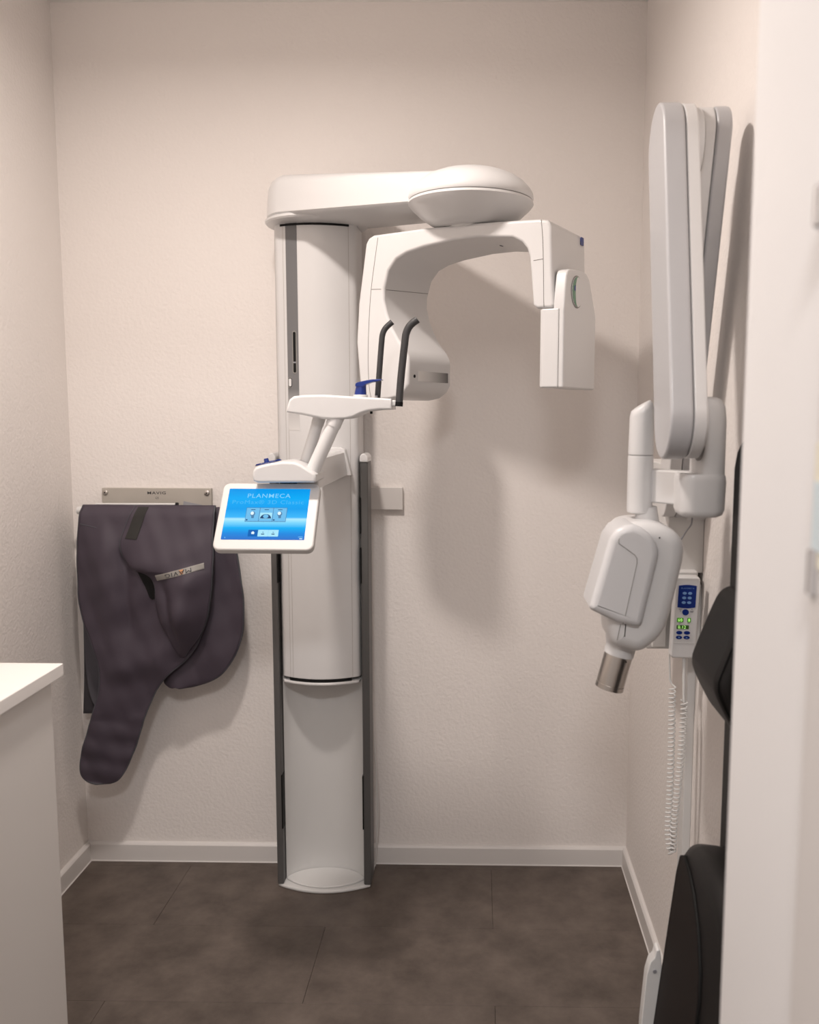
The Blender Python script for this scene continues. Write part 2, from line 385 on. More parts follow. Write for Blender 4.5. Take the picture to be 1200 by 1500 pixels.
seam('seam_line', crom([(-.187, wf, 1.776), (-.197, wf, 1.72), (-.2075, wf, 1.655), (-.214, wf, 1.58), (-.217, wf, 1.50), (-.215, wf, 1.44), (-.210, wf, 1.41)], 5, False), CARM)
seam('seam_line', [(-.206, wf, 1.660), (-.180, wf, 1.659)] + [(-.1712, wf + .009, 1.658), (-.1680, .086, 1.671)], CARM)
seam('seam_line', crom([(.222, wf, 1.778), (.226, wf, 1.74), (.2285, wf, 1.68), (.2300, wf, 1.62), (.231, wf, 1.597)], 4, False), CARM)
seam('seam_line', [(.1975, W0 + .004, 1.6955), (.207, wf, 1.6952), (.228, wf, 1.6970)], CARM)
# graded band, laser port, light slot on tube housing
uI = -.1040
V = [CA((u, w, z)) for u in (uI - .0004, uI + .0006) for w, z in ((-.068, 1.4475), (.075, 1.4475), (.075, 1.4715), (-.068, 1.4715))]
bandmat = BAND
build('graded_band', V, [(0, 1, 2, 3), (4, 5, 6, 7), (0, 1, 5, 4), (1, 2, 6, 5), (2, 3, 7, 6), (3, 0, 4, 7)], bandmat, CARM, smooth=False)
tube('laser_port', [(uI - .003, -.085, 1.4585), (uI + .0008, -.085, 1.4585)], .0038, BLACK, CARM, 14, xf=CA)
prism('light_slot', rrect(.075, .079, 1.7525 - .006, 1.7525 + .006, .0019, 3), 'y', 0, .002, INKG, CARM, bevel=0, xf=lambda v: CA((v[0], .0 + (v[2] - 1.7525) * 1.2, 1.7532 + v[1])))
box_ = prism('maker_badge', rrect(.060, .078, 1.752, 1.770, .002, 3), 'x', 0, .0016, BLUE, CARM, bevel=0, xf=lambda v: CA((.2458 + v[0], v[1], v[2])))
# sensor head
def side(v): return CA((v[0], v[1], v[2]))
hd = [(.221, -.106), (.228, -.112), (.266, -.112), (.266, .086), (.228, .086), (.221, .080)]
SH = loft('sensor_head', [[(u, wv, 1.428) for u, wv in hd], [(u, wv, 1.594) for u, wv in hd]], WHITE, P, bevel=.004, xf=side)
tr = [(-.1114, 1.588), (-.106, 1.628), (-.098, 1.664), (-.092, 1.673), (-.080, 1.677), (-.010, 1.684), (.020, 1.681), (.040, 1.670), (.058, 1.640), (.082, 1.598), (.086, 1.590), (.0855, 1.4275), (-.1114, 1.4275)]
prism('side_cover', tr, 'x', .2520, .2775, WHITE, SH, bevel=.0045, xf=side)
prism('cover_joint', [(-.1125, 1.4285), (.0862, 1.4285), (.0862, 1.592), (-.1125, 1.592)], 'x', .2655, .2662, SEAM, SH, bevel=0, xf=side)
sc = (-.040, 1.634)
lg = prism('round_badge', ell(*sc, .0345, .0345, 32), 'x', .270, .2782, SEAM, SH, bevel=0, xf=side)
prism('badge_disc', ell(sc[0], sc[1], .0322, .0322, 32), 'x', .2775, .2800, WHITE, lg, bevel=.001, xf=side)
prism('badge_crescent', [(sc[0] - .0318 * math.sin(t), sc[1] + .0318 * math.cos(t)) for t in [pi * i / 14 for i in range(15)]] + [(sc[0] - .002 - .012 * math.sin(t), sc[1] + .0305 * math.cos(t)) for t in [pi - pi * i / 14 for i in range(15)]], 'x', .2778, .2806, GREEN, lg, bevel=0, xf=side)
prism('badge_dot', ell(sc[0] - .019, sc[1] + .006, .0035, .006, 12), 'x', .2800, .2812, BLUE, lg, bevel=0, xf=side)
# the C-arm is drawn about the dome axis, then sized and set back under the dome
_AM = Matrix.Translation((-.0205, -.3996, 1.6054)) @ Matrix.Scale(1.024, 4) @ Matrix.Translation((.02, .45, -1.60))
for o in set(bpy.data.objects) - _before: o.data.transform(_AM)
# patient table, head supports, hub and monitor hang on one carriage
_before = set(bpy.data.objects)
tb = [(-.435, 1.374), (-.4335, 1.385), (-.428, 1.402), (-.418, 1.4095), (-.395, 1.4125), (-.350, 1.4135), (-.197, 1.4050), (-.197, 1.3810), (-.225, 1.3795), (-.250, 1.3765), (-.266, 1.3715), (-.285, 1.3625), (-.300, 1.3590), (-.330, 1.3575), (-.352, 1.3585), (-.40, 1.3680)]
TAB = rounded_extrude('patient_table', tb, -.565, -.455, .006, WHITE, P, IDENT)
tube('table_screw', [(-.247, -.53, 1.3765), (-.247, -.53, 1.371)], .003, BLACK, TAB, 10)
def bend(pts, n=6): return crom(pts, n, False)
tb1 = tube('temple_support', bend([(-.239, -.475, 1.405), (-.234, -.475, 1.47), (-.2285, -.475, 1.535), (-.2255, -.475, 1.556), (-.218, -.475, 1.570), (-.203, -.475, 1.5835)], 7), .0068, RUBBER, P, 14)
tube('metal_foot', [(-.2393, -.475, 1.4045), (-.2388, -.475, 1.413)], .0068, CHROME, tb1, 14)
tb2 = tube('temple_support', bend([(-.1815, -.55, 1.393), (-.177, -.55, 1.45), (-.168, -.55, 1.530), (-.1640, -.55, 1.553), (-.155, -.55, 1.569), (-.139, -.55, 1.5815)], 7), .0084, RUBBER, P, 14)
tube('rubber_foot', [(-.1825, -.55, 1.388), (-.1818, -.55, 1.398)], .0095, BLACK, tb2, 16)
box('support_mount', -.200, -.188, -.557, -.543, 1.388, 1.402, WHITE2, tb2, bevel=.003)
# chin rest
loft('chin_rest', [ell(-.276, -.51, .0150, .017, 20), ell(-.2755, -.51, .0120, .014, 20)] and [[(x, y, 1.411) for x, y in ell(-.2745, -.51, .0145, .017, 20)], [(x, y, 1.424) for x, y in ell(-.2735, -.51, .0130, .0155, 20)], [(x, y, 1.438 + .35 * (x + .2725)) for x, y in ell(-.2725, -.51, .0118, .014, 20)]], BLUE, P, bevel=.001)
ch = [(-.284, 1.4330), (-.2835, 1.4395), (-.279, 1.4425), (-.258, 1.4475), (-.245, 1.4495), (-.224, 1.4500), (-.222, 1.4480), (-.232, 1.4455), (-.248, 1.4425), (-.261, 1.4375), (-.266, 1.4325)]
prism('chin_cup', ch, 'y', -.526, -.494, BLUE, P, bevel=.0012)
prism('chin_base', ell(-.274, -.51, .0165, .019, 20), 'z', 1.408, 1.4145, WHITE2, P, bevel=.001)
# double support tubes and hub with joystick
tube('support_tube', [(-.4165, -.50, 1.225), (-.370, -.50, 1.366)], .0135, WHITE, P, 24)
tube('support_tube', [(-.389, -.545, 1.222), (-.323, -.545, 1.364)], .0160, WHITE, P, 24)
tube('tube_sleeve', [(-.377, -.50, 1.345), (-.370, -.50, 1.366)], .0147, WHITE, P, 24)
tube('tube_sleeve', [(-.333, -.545, 1.343), (-.3225, -.545, 1.366)], .0175, WHITE, P, 24)
hb = [(-.510, 1.231), (-.508, 1.243), (-.502, 1.250), (-.494, 1.2535), (-.468, 1.2600), (-.440, 1.2635), (-.415, 1.2625), (-.400, 1.2570), (-.372, 1.2390), (-.3665, 1.2345), (-.3665, 1.2205), (-.371, 1.2165), (-.497, 1.2150), (-.508, 1.2190)]
HUB = rounded_extrude('control_hub', hb, -.585, -.465, .0065, WHITE, P, IDENT, steps=5)
JX = frame_xf((-.477, -.566, 1.2585), (1, 0, .225), (0, 1, 0), (-.225, 0, 1))
jk = prism('joystick_plate', ell(0, 0, .031, .013, 28), 'z', 0, .0016, BLUE, HUB, bevel=0, xf=JX)
prism('plate_inlay', ell(0, 0, .0285, .0105, 28), 'z', .0012, .0020, WHITE2, jk, bevel=0, xf=JX)
for i in range(4):
    c_ = (i - 1.5) * .0145
    tube('direction_ring', [(c_ + .0062 * math.cos(a), .009 * math.sin(a), .0028) for a in [2 * pi * j / 14 for j in range(15)]], .0012, BLUE, jk, 6, xf=JX)
tube('joystick', [(-.003, .0, .001), (-.003, 0, .008), (-.003, 0, .012)], [.0062, .0055, .0048], BLUE, jk, 14, xf=JX)
_carriage = set(bpy.data.objects) - _before
# bracket to the column
bk = [(-.430, 1.208), (-.430, 1.262), (-.385, 1.270), (-.372, 1.271), (-.364, 1.266), (-.357, 1.205)]
BKT = rounded_extrude('column_bracket', bk, -.60, -.17, .006, WHITE, P, IDENT)
prism('bracket_plate', [(-.452, 1.203), (-.452, 1.280), (-.372, 1.280), (-.362, 1.274), (-.346, 1.207), (-.346, 1.203)], 'y', -.180, -.150, WHITE, BKT, bevel=.003)
seam('seam_line', [(-.3685, -.30, 1.262), (-.3640, -.30, 1.24), (-.3615, -.30, 1.206)], BKT, IDENT, .0008)
_before = set(bpy.data.objects)
# touch monitor, tilted back 38 degrees
TI = math.radians(38)
MO = Vector((-.4745, -.5965, 1.1425))
MX = frame_xf(MO, (1, 0, 0), (0, math.cos(TI), -math.sin(TI)), (0, math.sin(TI), math.cos(TI)))   # local y: into the screen
MON = rounded_extrude('monitor', rrect(-.1115, .1115, -.088, .088, .016, 6), 0, .020, .004, MONW, P, MX)
sx0, sx1, sz0, sz1 = -.0955, .0895, -.0625, .0715
SCR = prism('screen', rrect(sx0, sx1, sz0, sz1, .001, 1), 'y', -.0006, .002, SCREEN, MON, bevel=0, xf=MX); SCR.modifiers.clear()
scx = (sx0 + sx1) / 2
def ui(name, x0, x1, z0, z1, M, off=.001, r=.0008): 
    o = prism(name, rrect(x0, x1, z0, z1, r, 2), 'y', -off, -.0005, M, SCR, bevel=0, xf=MX); o.modifiers.clear(); return o
text('maker_lettering', 'PLANMECA', .0115, UI_TXT, SCR, MX, 1.12, .0012, (scx, .0515), .004)
text('model_lettering', 'ProMax\u00ae 3D Classic', .0105, UI_TXT2, SCR, MX, 1.18, .0012, (scx, .0345))
ui('mode_panel', scx - .046, scx + .046, -.0165, .0205, UI_MID)
for i in range(3):
    c = scx + (i - 1) * .0305
    ui('mode_tile', c - .0146, c + .0146, -.0152, .0192, UI_TILE, .0013)
    ui('tile_caption', c - .005, c + .005, .0140, .0155, UI_DARK, .0016, .0002)
    if i == 1:
        ui('jaw_picture', c - .0135, c + .0135, -.0090, .0070, UI_LITE, .0016)
        pts = [(c + .0125 * math.cos(t), -.0085 + .0115 * math.sin(t)) for t in [pi * k / 14 for k in range(15)]]
        prism('jaw_arch', pts, 'y', -.0019, -.0014, UI_DARK, SCR, bevel=0, xf=MX).modifiers.clear()
        prism('jaw_shape', ell(c, -.003, .006, .005, 14), 'y', -.0022, -.0016, UI_TILE, SCR, bevel=0, xf=MX).modifiers.clear()
    else:
        prism('skull_picture', ell(c, .004, .0055, .0065, 16), 'y', -.0017, -.0012, UI_MID, SCR, bevel=0, xf=MX).modifiers.clear()
        prism('skull_highlight', ell(c - .001, .0052, .0038, .0045, 14), 'y', -.0020, -.0014, UI_WHITE, SCR, bevel=0, xf=MX).modifiers.clear()
        ui('skull_jaw', c - .002, c + .004, -.0075, -.001, UI_MID, .0017, .0015)
        ui('tile_mark', c - .0135, c - .0095, -.0135, -.0105, UI_DARK, .0016, .0005)
ui('menu_button', scx - .034, scx - .0125, -.0545, -.0375, UI_SEL); ui('menu_button', scx - .0122, scx + .0105, -.0545, -.0375, UI_LITE); ui('menu_button', scx + .0108, scx + .0335, -.0545, -.0375, UI_LITE)
hx = scx - .0233
prism('home_icon', [(hx - .003, -.0485), (hx + .003, -.0485), (hx + .003, -.0455), (hx + .0042, -.0455), (hx, -.0415), (hx - .0042, -.0455), (hx - .003, -.0455)], 'y', -.0016, -.001, UI_WHITE, SCR, bevel=0, xf=MX).modifiers.clear()
for c in (scx - .001, scx + .022):
    ui('button_caption', c - .0035, c + .0035, -.0495, -.0475, UI_DARK, .0016, .0002); ui('button_mark', c - .0015, c + .0015, -.0445, -.0432, UI_MID, .0016, .0002)
ui('clock_line', sx1 - .014, sx1 - .004, -.0560, -.0548, UI_TXT, .0012, .0002); ui('clock_line', sx1 - .011, sx1 - .004, -.0605, -.0590, UI_WHITE, .0012, .0002); ui('status_dot', sx0 + .008, sx0 + .0095, -.0590, -.0565, UI_TXT, .0012, .0004)
tube('monitor_neck', [(-.445, -.512, 1.185), (-.445, -.505, 1.218)], .020, BLACK, MON, 20)
_carriage |= set(bpy.data.objects) - _before
# the carriage is built at nominal size about its own centre, then sized and set out in front of the column
_CM = Matrix.Translation((-.3784, -.6297, 1.3039)) @ Matrix.Scale(.946, 4) @ Matrix.Translation((.40, .52, -1.30))
for o in _carriage: o.data.transform(_CM)
# power lead beside the column
tube('power_lead', crom([(-.312, -.03, .55), (-.306, -.03, .40), (-.2995, -.03, .27), (-.2975, -.03, .16), (-.304, -.025, .055), (-.308, -.02, .004)], 6, False), .0022, TRIM, P, 8)

# ================================================================== apron holder and apron
H = thing('apron_holder', 'grey metal apron holder screwed to the back wall behind the purple-grey apron', 'holder', (-.942, .012, 1.06))
pl = box('holder_plate', -1.103, -.782, -.004, .012, 1.058, 1.151, PLATE, H, bevel=.001)
for x in (-1.0925, -.794):
    s = tube('screw', [(x, -.003, 1.138), (x, -.0075, 1.138), (x, -.0095, 1.138)], [.0082, .0076, .004], STEEL, pl, 18)
    tube('screw_recess', [(x, -.0092, 1.138), (x, -.0099, 1.138)], .0022, BLACK, s, 8)
PLX = frame_xf((-.942, -.0042, 1.137), (1, 0, 0), (0, 1, 0), (0, 0, 1))
text('maker_lettering', 'MAVIG', .0082, DARK, pl, PLX, 1.5, .0003, (0, 0), .01)
text('conformity_mark', 'CE', .0065, DARK, pl, PLX, .85, .0003, (.001, -.0145))
tube('hanging_rail', [(-1.146, -.068, 1.092), (-.765, -.068, 1.092)], .011, WHITE2, H, 16)
box('rail_arm', -1.06, -1.04, -.068, .0, 1.080, 1.096, WHITE2, H, bevel=.002); box('rail_arm', -.85, -.83, -.068, .0, 1.080, 1.096, WHITE2, H, bevel=.002)
rod = tube('clamp_rod', [(-1.09, -.076, 1.1105), (-.862, -.076, 1.1115)], .0038, WHITE2, H, 12)
tube('rod_end', [(-.862, -.076, 1.1115), (-.855, -.076, 1.1115)], .0056, BLACK, rod, 12)

AP = thing('xray_apron', 'purple-grey lead x-ray apron with dark piping hanging over the wall holder', 'apron', (-.93, -.10, .30))
def sm(rows, n):
    pts = crom([(a, b, c) for a, b, c in rows], n, False); return [(p.x, p.y, p.z) for p in pts]
def cloth(name, rows, yf, M, parent, nc=40, n=5, thick=.006, pipe=(1, 1, 1), pr=.0032, pm=PIPING, zl=-9):
    R = sm(rows, n); V = []; Fc = []; N = nc + 1
    for z, a, b in R:
        for j in range(N):
            t = j / nc; x = a + (b - a) * t; V.append((x, yf(x, z, t), z))
    for i in range(len(R) - 1):
        for j in range(nc): Fc.append((i * N + j, i * N + j + 1, (i + 1) * N + j + 1, (i + 1) * N + j))
    o = build(name, V, Fc, M, parent, smooth=True, solid=thick)
    L = [Vector((a, yf(a, z, 0), z)) for z, a, b in R if z > zl]; Rr = [Vector((b, yf(b, z, 1), z)) for z, a, b in R]
    B = [Vector(V[(len(R) - 1) * N + j]) for j in range(0, N, 4)]
    path = (L if pipe[0] else []) + (B[1:-1] if pipe[1] and pipe[0] else []) + (list(reversed(Rr)) if pipe[2] else [])
    if zl > 0:
        tube('edge_piping', L, pr, pm, o, 8); tube('edge_piping', Rr, pr, pm, o, 8)
    elif path:
        tube('edge_piping', path, pr, pm, o, 8)
    return o
def sst(a, b, x): t = max(0, min(1, (x - a) / (b - a))); return t * t * (3 - 2 * t)
def ridge(x, z, x0, z0, x1, z1, w):
    d = Vector((x1 - x0, z1 - z0)); L = d.length; d /= L; q = Vector((x - x0, z - z0)); s = q.dot(d); e = q.x * d.y - q.y * d.x
    return math.exp(-(e / w) ** 2) * sst(-.03, .04, s) * (1 - sst(L - .05, L + .03, s))
def wrin(x, z, k=1): return k * (.0012 * math.sin(38 * x + 21 * z) + .0009 * math.sin(71 * z - 33 * x + 1) + .0006 * math.sin(120 * x + 47 * z))
def yB(x, z, t):
    y = -.115 + wrin(x, z, 1.3)
    y -= 0.013 * ridge(x, z, -1.05, 1.05, -1.03, .62, .035) + .017 * ridge(x, z, -.96, .98, -1.00, .60, .04)
    y += .018 * ridge(x, z, -.985, 1.0, -.985, .72, .022)
    y -= .021 * ridge(x, z, -.83, .86, -.93, .62, .05)
    y -= .006 * ridge(x, z, -1.06, .60, -1.10, .36, .03)
    if z < .5: y += .0022 * math.sin(95 * z + 25 * x)
    y += .022 * sst(1.085, 1.112, z)
    y -= .020 * sst(1.11, .95, z) * (1 - sst(.90, .72, z)) * min(1, 6 * t * (1 - t))
    y -= .012 * sst(.9, .5, z) * (1 - t)
    return y
def yA(x, z, t): return -.092 + wrin(x, z) - .008 * math.sin(pi * min(1, max(0, t))) - .004 * math.sin(40 * x + 9 * z) + .012 * sst(1.085, 1.112, z)
def yC(x, z, t):
    g = sst(1.115, .90, z) * sst(.66, .82, z)
    lift = .003 + .002 * sst(.84, .90, z) + .046 * g * (.22 + .78 * math.sin(pi * min(1, t * .85 + .08)))
    y = yB(x, z, .5) * .55 + (-.119) * .45 - lift + wrin(x + 3, z, 1.0)
    y -= .015 * ridge(x, z, -.80, .93, -.845, .70, .03)
    y += .016 * ridge(x, z, -.875, .90, -.845, .72, .016)
    y -= .004 * ridge(x, z, -.95, 1.10, -.85, .98, .03)
    return y
rB = [(1.110, -1.117, -.745), (1.053, -1.123, -.747), (.995, -1.130, -.747), (.936, -1.133, -.748), (.877, -1.133, -.754), (.828, -1.130, -.761), (.788, -1.122, -.770), (.749, -1.110, -.785), (.709, -1.096, -.804), (.669, -1.084, -.836), (.629, -1.078, -.883), (.588, -1.079, -.917), (.538, -1.093, -.943), (.487, -1.109, -.963), (.435, -1.126, -.980), (.384, -1.142, -1.000), (.353, -1.145, -1.015), (.326, -1.142, -1.030), (.308, -1.125, -1.047), (.300, -1.104, -1.066)]
rA = [(1.104, -.874, -.722), (1.052, -.875, -.704), (.993, -.877, -.690), (.894, -.881, -.677), (.834, -.883, -.672), (.754, -.885, -.676), (.704, -.887, -.689), (.663, -.888, -.708), (.623, -.896, -.739), (.598, -.905, -.779), (.585, -.893, -.821), (.582, -.885, -.845)]
rC = [(1.112, -.961, -.740), (1.077, -.977, -.741), (1.038, -.992, -.742), (1.009, -.999, -.741), (.980, -.994, -.739), (.957, -.980, -.740), (.938, -.954, -.741), (.927, -.925, -.741), (.911, -.907, -.743), (.884, -.899, -.746), (.845, -.899, -.753), (.796, -.890, -.764), (.747, -.872, -.787), (.708, -.856, -.817), (.682, -.845, -.835)]
rD = [(1.10, -1.125, -.80), (.887, -1.154, -.95), (.776, -1.155, -1.02), (.685, -1.157, -1.085), (.582, -1.161, -1.098), (.484, -1.168, -1.106)]
cloth('back_panel', rD, lambda x, z, t: -.044 + .006 * t, CLOTHD, AP, 10, pipe=(0, 0, 0))
rE = [(1.05, -1.115, -1.0), (.90, -1.140, -1.05), (.80, -1.146, -1.09), (.72, -1.150, -1.105), (.65, -1.150, -1.108), (.58, -1.146, -1.112), (.535, -1.138, -1.116), (.512, -1.128, -1.119)]
cloth('inside_lining', rE, lambda x, z, t: -.054, LINING, AP, 10, pipe=(1, 0, 0), pr=.002)
cloth('side_panel', rA, yA, CLOTH, AP, 30, pipe=(0, 0, 1))
BP = cloth('front_panel', rB, yB, CLOTH, AP, 60)
CP = cloth('neck_flap', rC, yC, CLOTH, AP, 50, pipe=(1, 0, 1), zl=.845)
# stitching line across the shoulder of the front panel
tube('stitched_hem', [(x, yB(x, 1.060 - .22 * (x + 1.117), .1) - .0036, 1.060 - .22 * (x + 1.117)) for x in [-1.117 + .012 * i for i in range(12)]], .0012, PIPING, BP, 6)
def patch(name, quad, yf, off, M, parent, nu=10, nv=10, thick=.0015):
    a, b, c, d = [Vector(q) for q in quad]; V = []; Fc = []
    for i in range(nv + 1):
        for j in range(nu + 1):
            s, t = j / nu, i / nv; p = a * (1 - s) * (1 - t) + b * s * (1 - t) + c * s * t + d * (1 - s) * t
            V.append((p.x, yf(p.x, p.y, .4) - off, p.y))
    for i in range(nv):
        for j in range(nu): k = i * (nu + 1) + j; Fc.append((k, k + 1, k + nu + 2, k + nu + 1))
    return build(name, V, Fc, M, parent, solid=thick)
def yCt(x, z, _):
    for i in range(len(rC) - 1):
        if rC[i + 1][0] <= z <= rC[i][0]:
            k = (rC[i][0] - z) / (rC[i][0] - rC[i + 1][0]); a = rC[i][1] + k * (rC[i + 1][1] - rC[i][1]); b = rC[i][2] + k * (rC[i + 1][2] - rC[i][2])
            return yC(x, z, max(0, min(1, (x - a) / (b - a))))
    return yC(x, z, .4)
patch('velcro_strip', [(-.9535, 1.108), (-.9245, 1.108), (-.949, 1.020), (-.984, 1.022)], yCt, .0045, VELCRO, CP)
ST = patch('logo_strip', [(-.893, .9235), (-.760, .9585), (-.758, .9425), (-.890, .9075)], yCt, .0045, STRIP, CP, 16, 4)
sa = math.atan2(.035, .133)
def STX(v):
    x = -.826 + v[0] * math.cos(sa) - v[2] * math.sin(sa); z = .933 + v[0] * math.sin(sa) + v[2] * math.cos(sa)
    return Vector((x, yCt(x, z, 0) - .0075 + v[1], z))
text('maker_lettering', 'MAVIG', .0115, DARK, ST, lambda v: STX((-v[0], v[1], -v[2])), 1.45, .0004, (0, 0))
patch('logo_mark', [tuple(STX((a, 0, b)).xz) for a, b in ((.004, .006), (.016, .006), (.014, -.006), (.006, -.006))], yCt, .0058, ORANGE, ST, 2, 2, .0006)
_sp = [(-.948, .932), (-.928, .929), (-.911, .920), (-.8995, .904), (-.8970, .885), (-.8985, .866), (-.905, .853), (-.914, .849), (-.921, .855), (-.930, .885)]
build('arm_slot', [(x, yB(x, z, .5) - d, z) for d in (.0062, .0035) for x, z in _sp], [tuple(range(10)), tuple(range(10, 20))] + [(i, (i + 1) % 10, 10 + (i + 1) % 10, 10 + i) for i in range(10)], BLACK, BP, smooth=False)
prism('care_tag', [(-.8465, 1.119), (-.7935, 1.108), (-.799, 1.080), (-.852, 1.088)], 'y', -.0535, -.0525, mat('tag_grey', (.30, .30, .32), .6), AP, bevel=0)

# ================================================================== wall-mounted intraoral x-ray unit
I = thing('intraoral_xray_unit', 'white wall-mounted intraoral x-ray unit with folded arm and steel cone on the right wall', 'x-ray machine', (.457, -.70, .88))
WB = box('wall_bracket', .384, .457, -.785, -.50, 1.052, 1.27, WHITE2, I, bevel=.003)
box('wall_box', .346, .457, -.783, -.60, .893, 1.030, WHITE2, I, bevel=.004)
box('box_cover', .3565, .386, -.790, -.62, .8975, 1.034, WHITE2, I, bevel=.003)
box('panel_holder', .378, .4435, -.803, -.70, 1.010, 1.060, WHITE, I, bevel=.006, seg=3)
# control panel, slightly tilted
TZ = math.radians(4)
PXF = frame_xf((.4125, -.835, .9705), (math.cos(.06), math.sin(.06) * -1, 0), (0, math.cos(TZ), math.sin(TZ)), (.018, -math.sin(TZ), math.cos(TZ)))
po = [(-.0235, -.081), (.0225, -.084), (.0235, .070), (.020, .081), (.008, .0845), (-.010, .0845), (-.0205, .080), (-.0245, .068)]
po = rrect(-.0245, .0245, -.084, .084, .007, 4)
CPN = rounded_extrude('control_panel', po, 0, .024, .004, WHITE, I, PXF)
arc = [(-.0175 + .035 * i / 10, .0665 + .002 * math.sin(pi * i / 10)) for i in range(11)] + [(.0175 - .035 * i / 10, .0225 - .002 * math.sin(pi * i / 10)) for i in range(11)]
KP = prism('blue_keypad', arc, 'y', -.0008, .001, BLUE, CPN, bevel=0, xf=PXF)
text('maker_lettering', 'PLANMECA', .0028, LBLUE, KP, PXF, 1.2, .0012, (0, .0615))
for i in range(3):
    for s in (-1, 1): prism('key', ell(s * .0053 - .0003 * i, .0515 - .0095 * i, .0040, .0027, 14), 'y', -.0018, -.0005, LBLUE, KP, bevel=0, xf=PXF)
prism('round_key', ell(-.001, .0125, .0065, .0062, 20), 'y', -.0016, .001, BLUE, CPN, bevel=0, xf=PXF)
for dx, dz, hw in ((.011, .0185, .0015), (.011, .0150, .0035), (.011, .0128, .003), (-.011, .0185, .003), (-.011, .0150, .0012)):
    prism('printed_mark', rrect(dx - hw, dx + hw, dz - .0007, dz + .0007, .0002, 1), 'y', -.0006, .001, INKG, CPN, bevel=0, xf=PXF)
for x0, x1, z0, z1, M_, dg, cx in ((-.0165, -.004, -.0085, .0005, LCD, '60', -.0105), (.0035, .0105, -.0085, .0005, LCD, '8', .007), (-.0165, .0075, -.0225, -.0145, LCDD, '0.12', -.006)):
    d = prism('display', rrect(x0, x1, z0, z1, .0006, 2), 'y', -.0007, .001, M_, CPN, bevel=0, xf=PXF)
    text('display_digits', dg, .0062, DIGIT, d, PXF, .95, .0011, (cx, (z0 + z1) / 2))
for dx in (-.0105, .0065): prism('printed_mark', rrect(dx - .002, dx + .002, -.0112, -.0100, .0002, 1), 'y', -.0006, .001, INKG, CPN, bevel=0, xf=PXF)
for i in range(2):
    for s in (-1, 1):
        k = prism('oval_key', ell(s * .0075 - .003, -.0300 - .0098 * i, .0062, .0036, 16), 'y', -.0014, .001, BLUE, CPN, bevel=0, xf=PXF)
        if i: prism('arrow_mark', [(s * .0075 - .003 + a * .002, -.0398 + s * b * .0012) for a, b in ((-1, -1), (1, -1), (0, 1))], 'y', -.0018, -.001, LBLUE, k, bevel=0, xf=PXF)
prism('seam_line', rrect(-.020, .020, -.0525, -.0519, .0002, 1), 'y', -.0005, .001, mat('panel_seam', (.5, .49, .48), .5), CPN, bevel=0, xf=PXF)
# folded scissor arm
def slab(name, p, q, r, x0, x1, M, r2=None, bev=.006): return prism(name, stadium(p, q, r, 14, r2), 'x', x0, x1, M, I, bevel=bev, seg=4)
U0, U1 = (-0.9907, 1.8292), (-1.1092, 1.3655)
slab('front_arm', U0, U1, 0.0655, 0.2976, 0.3342, GREYW, bev=0.005)
slab('front_arm_inner', U0, U1, 0.064, 0.3352, 0.3564, WHITE, bev=0.003)
L0, L1 = (-0.9819, 1.8505), (-0.7925, 1.2090)
slab('rear_arm_inner', L0, L1, .0405, 0.3678, 0.392, WHITE, bev=0.003)
slab('rear_arm', L0, L1, .0420, 0.3929, 0.4195, GREYW, bev=0.005)
prism('elbow_joint', ell(-0.9907, 1.8272, 0.056, 0.06, 32), 'x', 0.3508, 0.3683, WHITE, I, bevel=0.002)
prism('elbow_gap', ell(-0.9907, 1.8272, 0.053, 0.057, 32), 'x', 0.368, 0.3694, SEAM, I, bevel=0)
prism('shoulder_bracket', stadium((-0.77, 1.209), (-0.7, 1.1711), 0.05, 12), 'x', 0.4185, 0.457, WHITE, I, bevel=0.003)
# hinge at the foot of the front arm, swivel, cup, link, vertical post
prism('foot_joint', ell(-1.0901, 1.3626, 0.052, 0.054, 32), 'x', 0.3508, 0.366, WHITE, I, bevel=0.002)
SW = loft('swivel_body', [[(x, y, z) for x, y in rrect(0.365, 0.4152 - k, -1.0807 + k, -1.0096 - k, 0.018, 5)] for k, z in ((0, 1.2678), (0, 1.3607), (0.002, 1.3844), (0.007, 1.3967), (0.015, 1.4024))], WHITE, I)
prism('swivel_gap', ell(-1.0807, 1.3464, 0.0485, 0.0505, 28), 'x', 0.3646, 0.3661, SEAM, I, bevel=0)
CUP = loft('swivel_cup', [[(x, y, z) for x, y in rrect(0.3394 + k, 0.418 - k, -1.0855 + k, -1.0001 - k, 0.022, 5)] for k, z in ((0.01, 1.1996), (0.004, 1.2034), (0.001, 1.2118), (0, 1.2612), (0.001, 1.2696), (0.003, 1.2735))], WHITE, I)
lk = stadium((0.3716, -1.0285), (0.2958, -0.9499), 0.015, 10)
prism('link_arm', lk, 'z', 1.2156, 1.2753, WHITE, I, bevel=0.004)
pc = (0.2901, -0.9716)
lathe('post_lower', [(0.017, 1.1958), (0.0216, 1.1976), (0.0228, 1.2024), (0.0226, 1.2972), (0.022, 1.2995)], WHITE, I, pc, 32)
lathe('post_gap', [(0, 1.299), (0.021, 1.299), (0.021, 1.3015), (0, 1.3015)], SEAM, I, pc, 32)
n = 32
rings = [[(pc[0] + r * math.cos(2 * pi * j / n), pc[1] + r * math.sin(2 * pi * j / n), z + 0.008 * math.cos(2 * pi * j / n) * (z > 1.3496)) for j in range(n)] for r, z in ((0.022, 1.301), (0.0224, 1.3038), (0.0212, 1.3749), (0.019, 1.3854), (0.014, 1.3901))]
loft('post_upper', rings, WHITE, I)
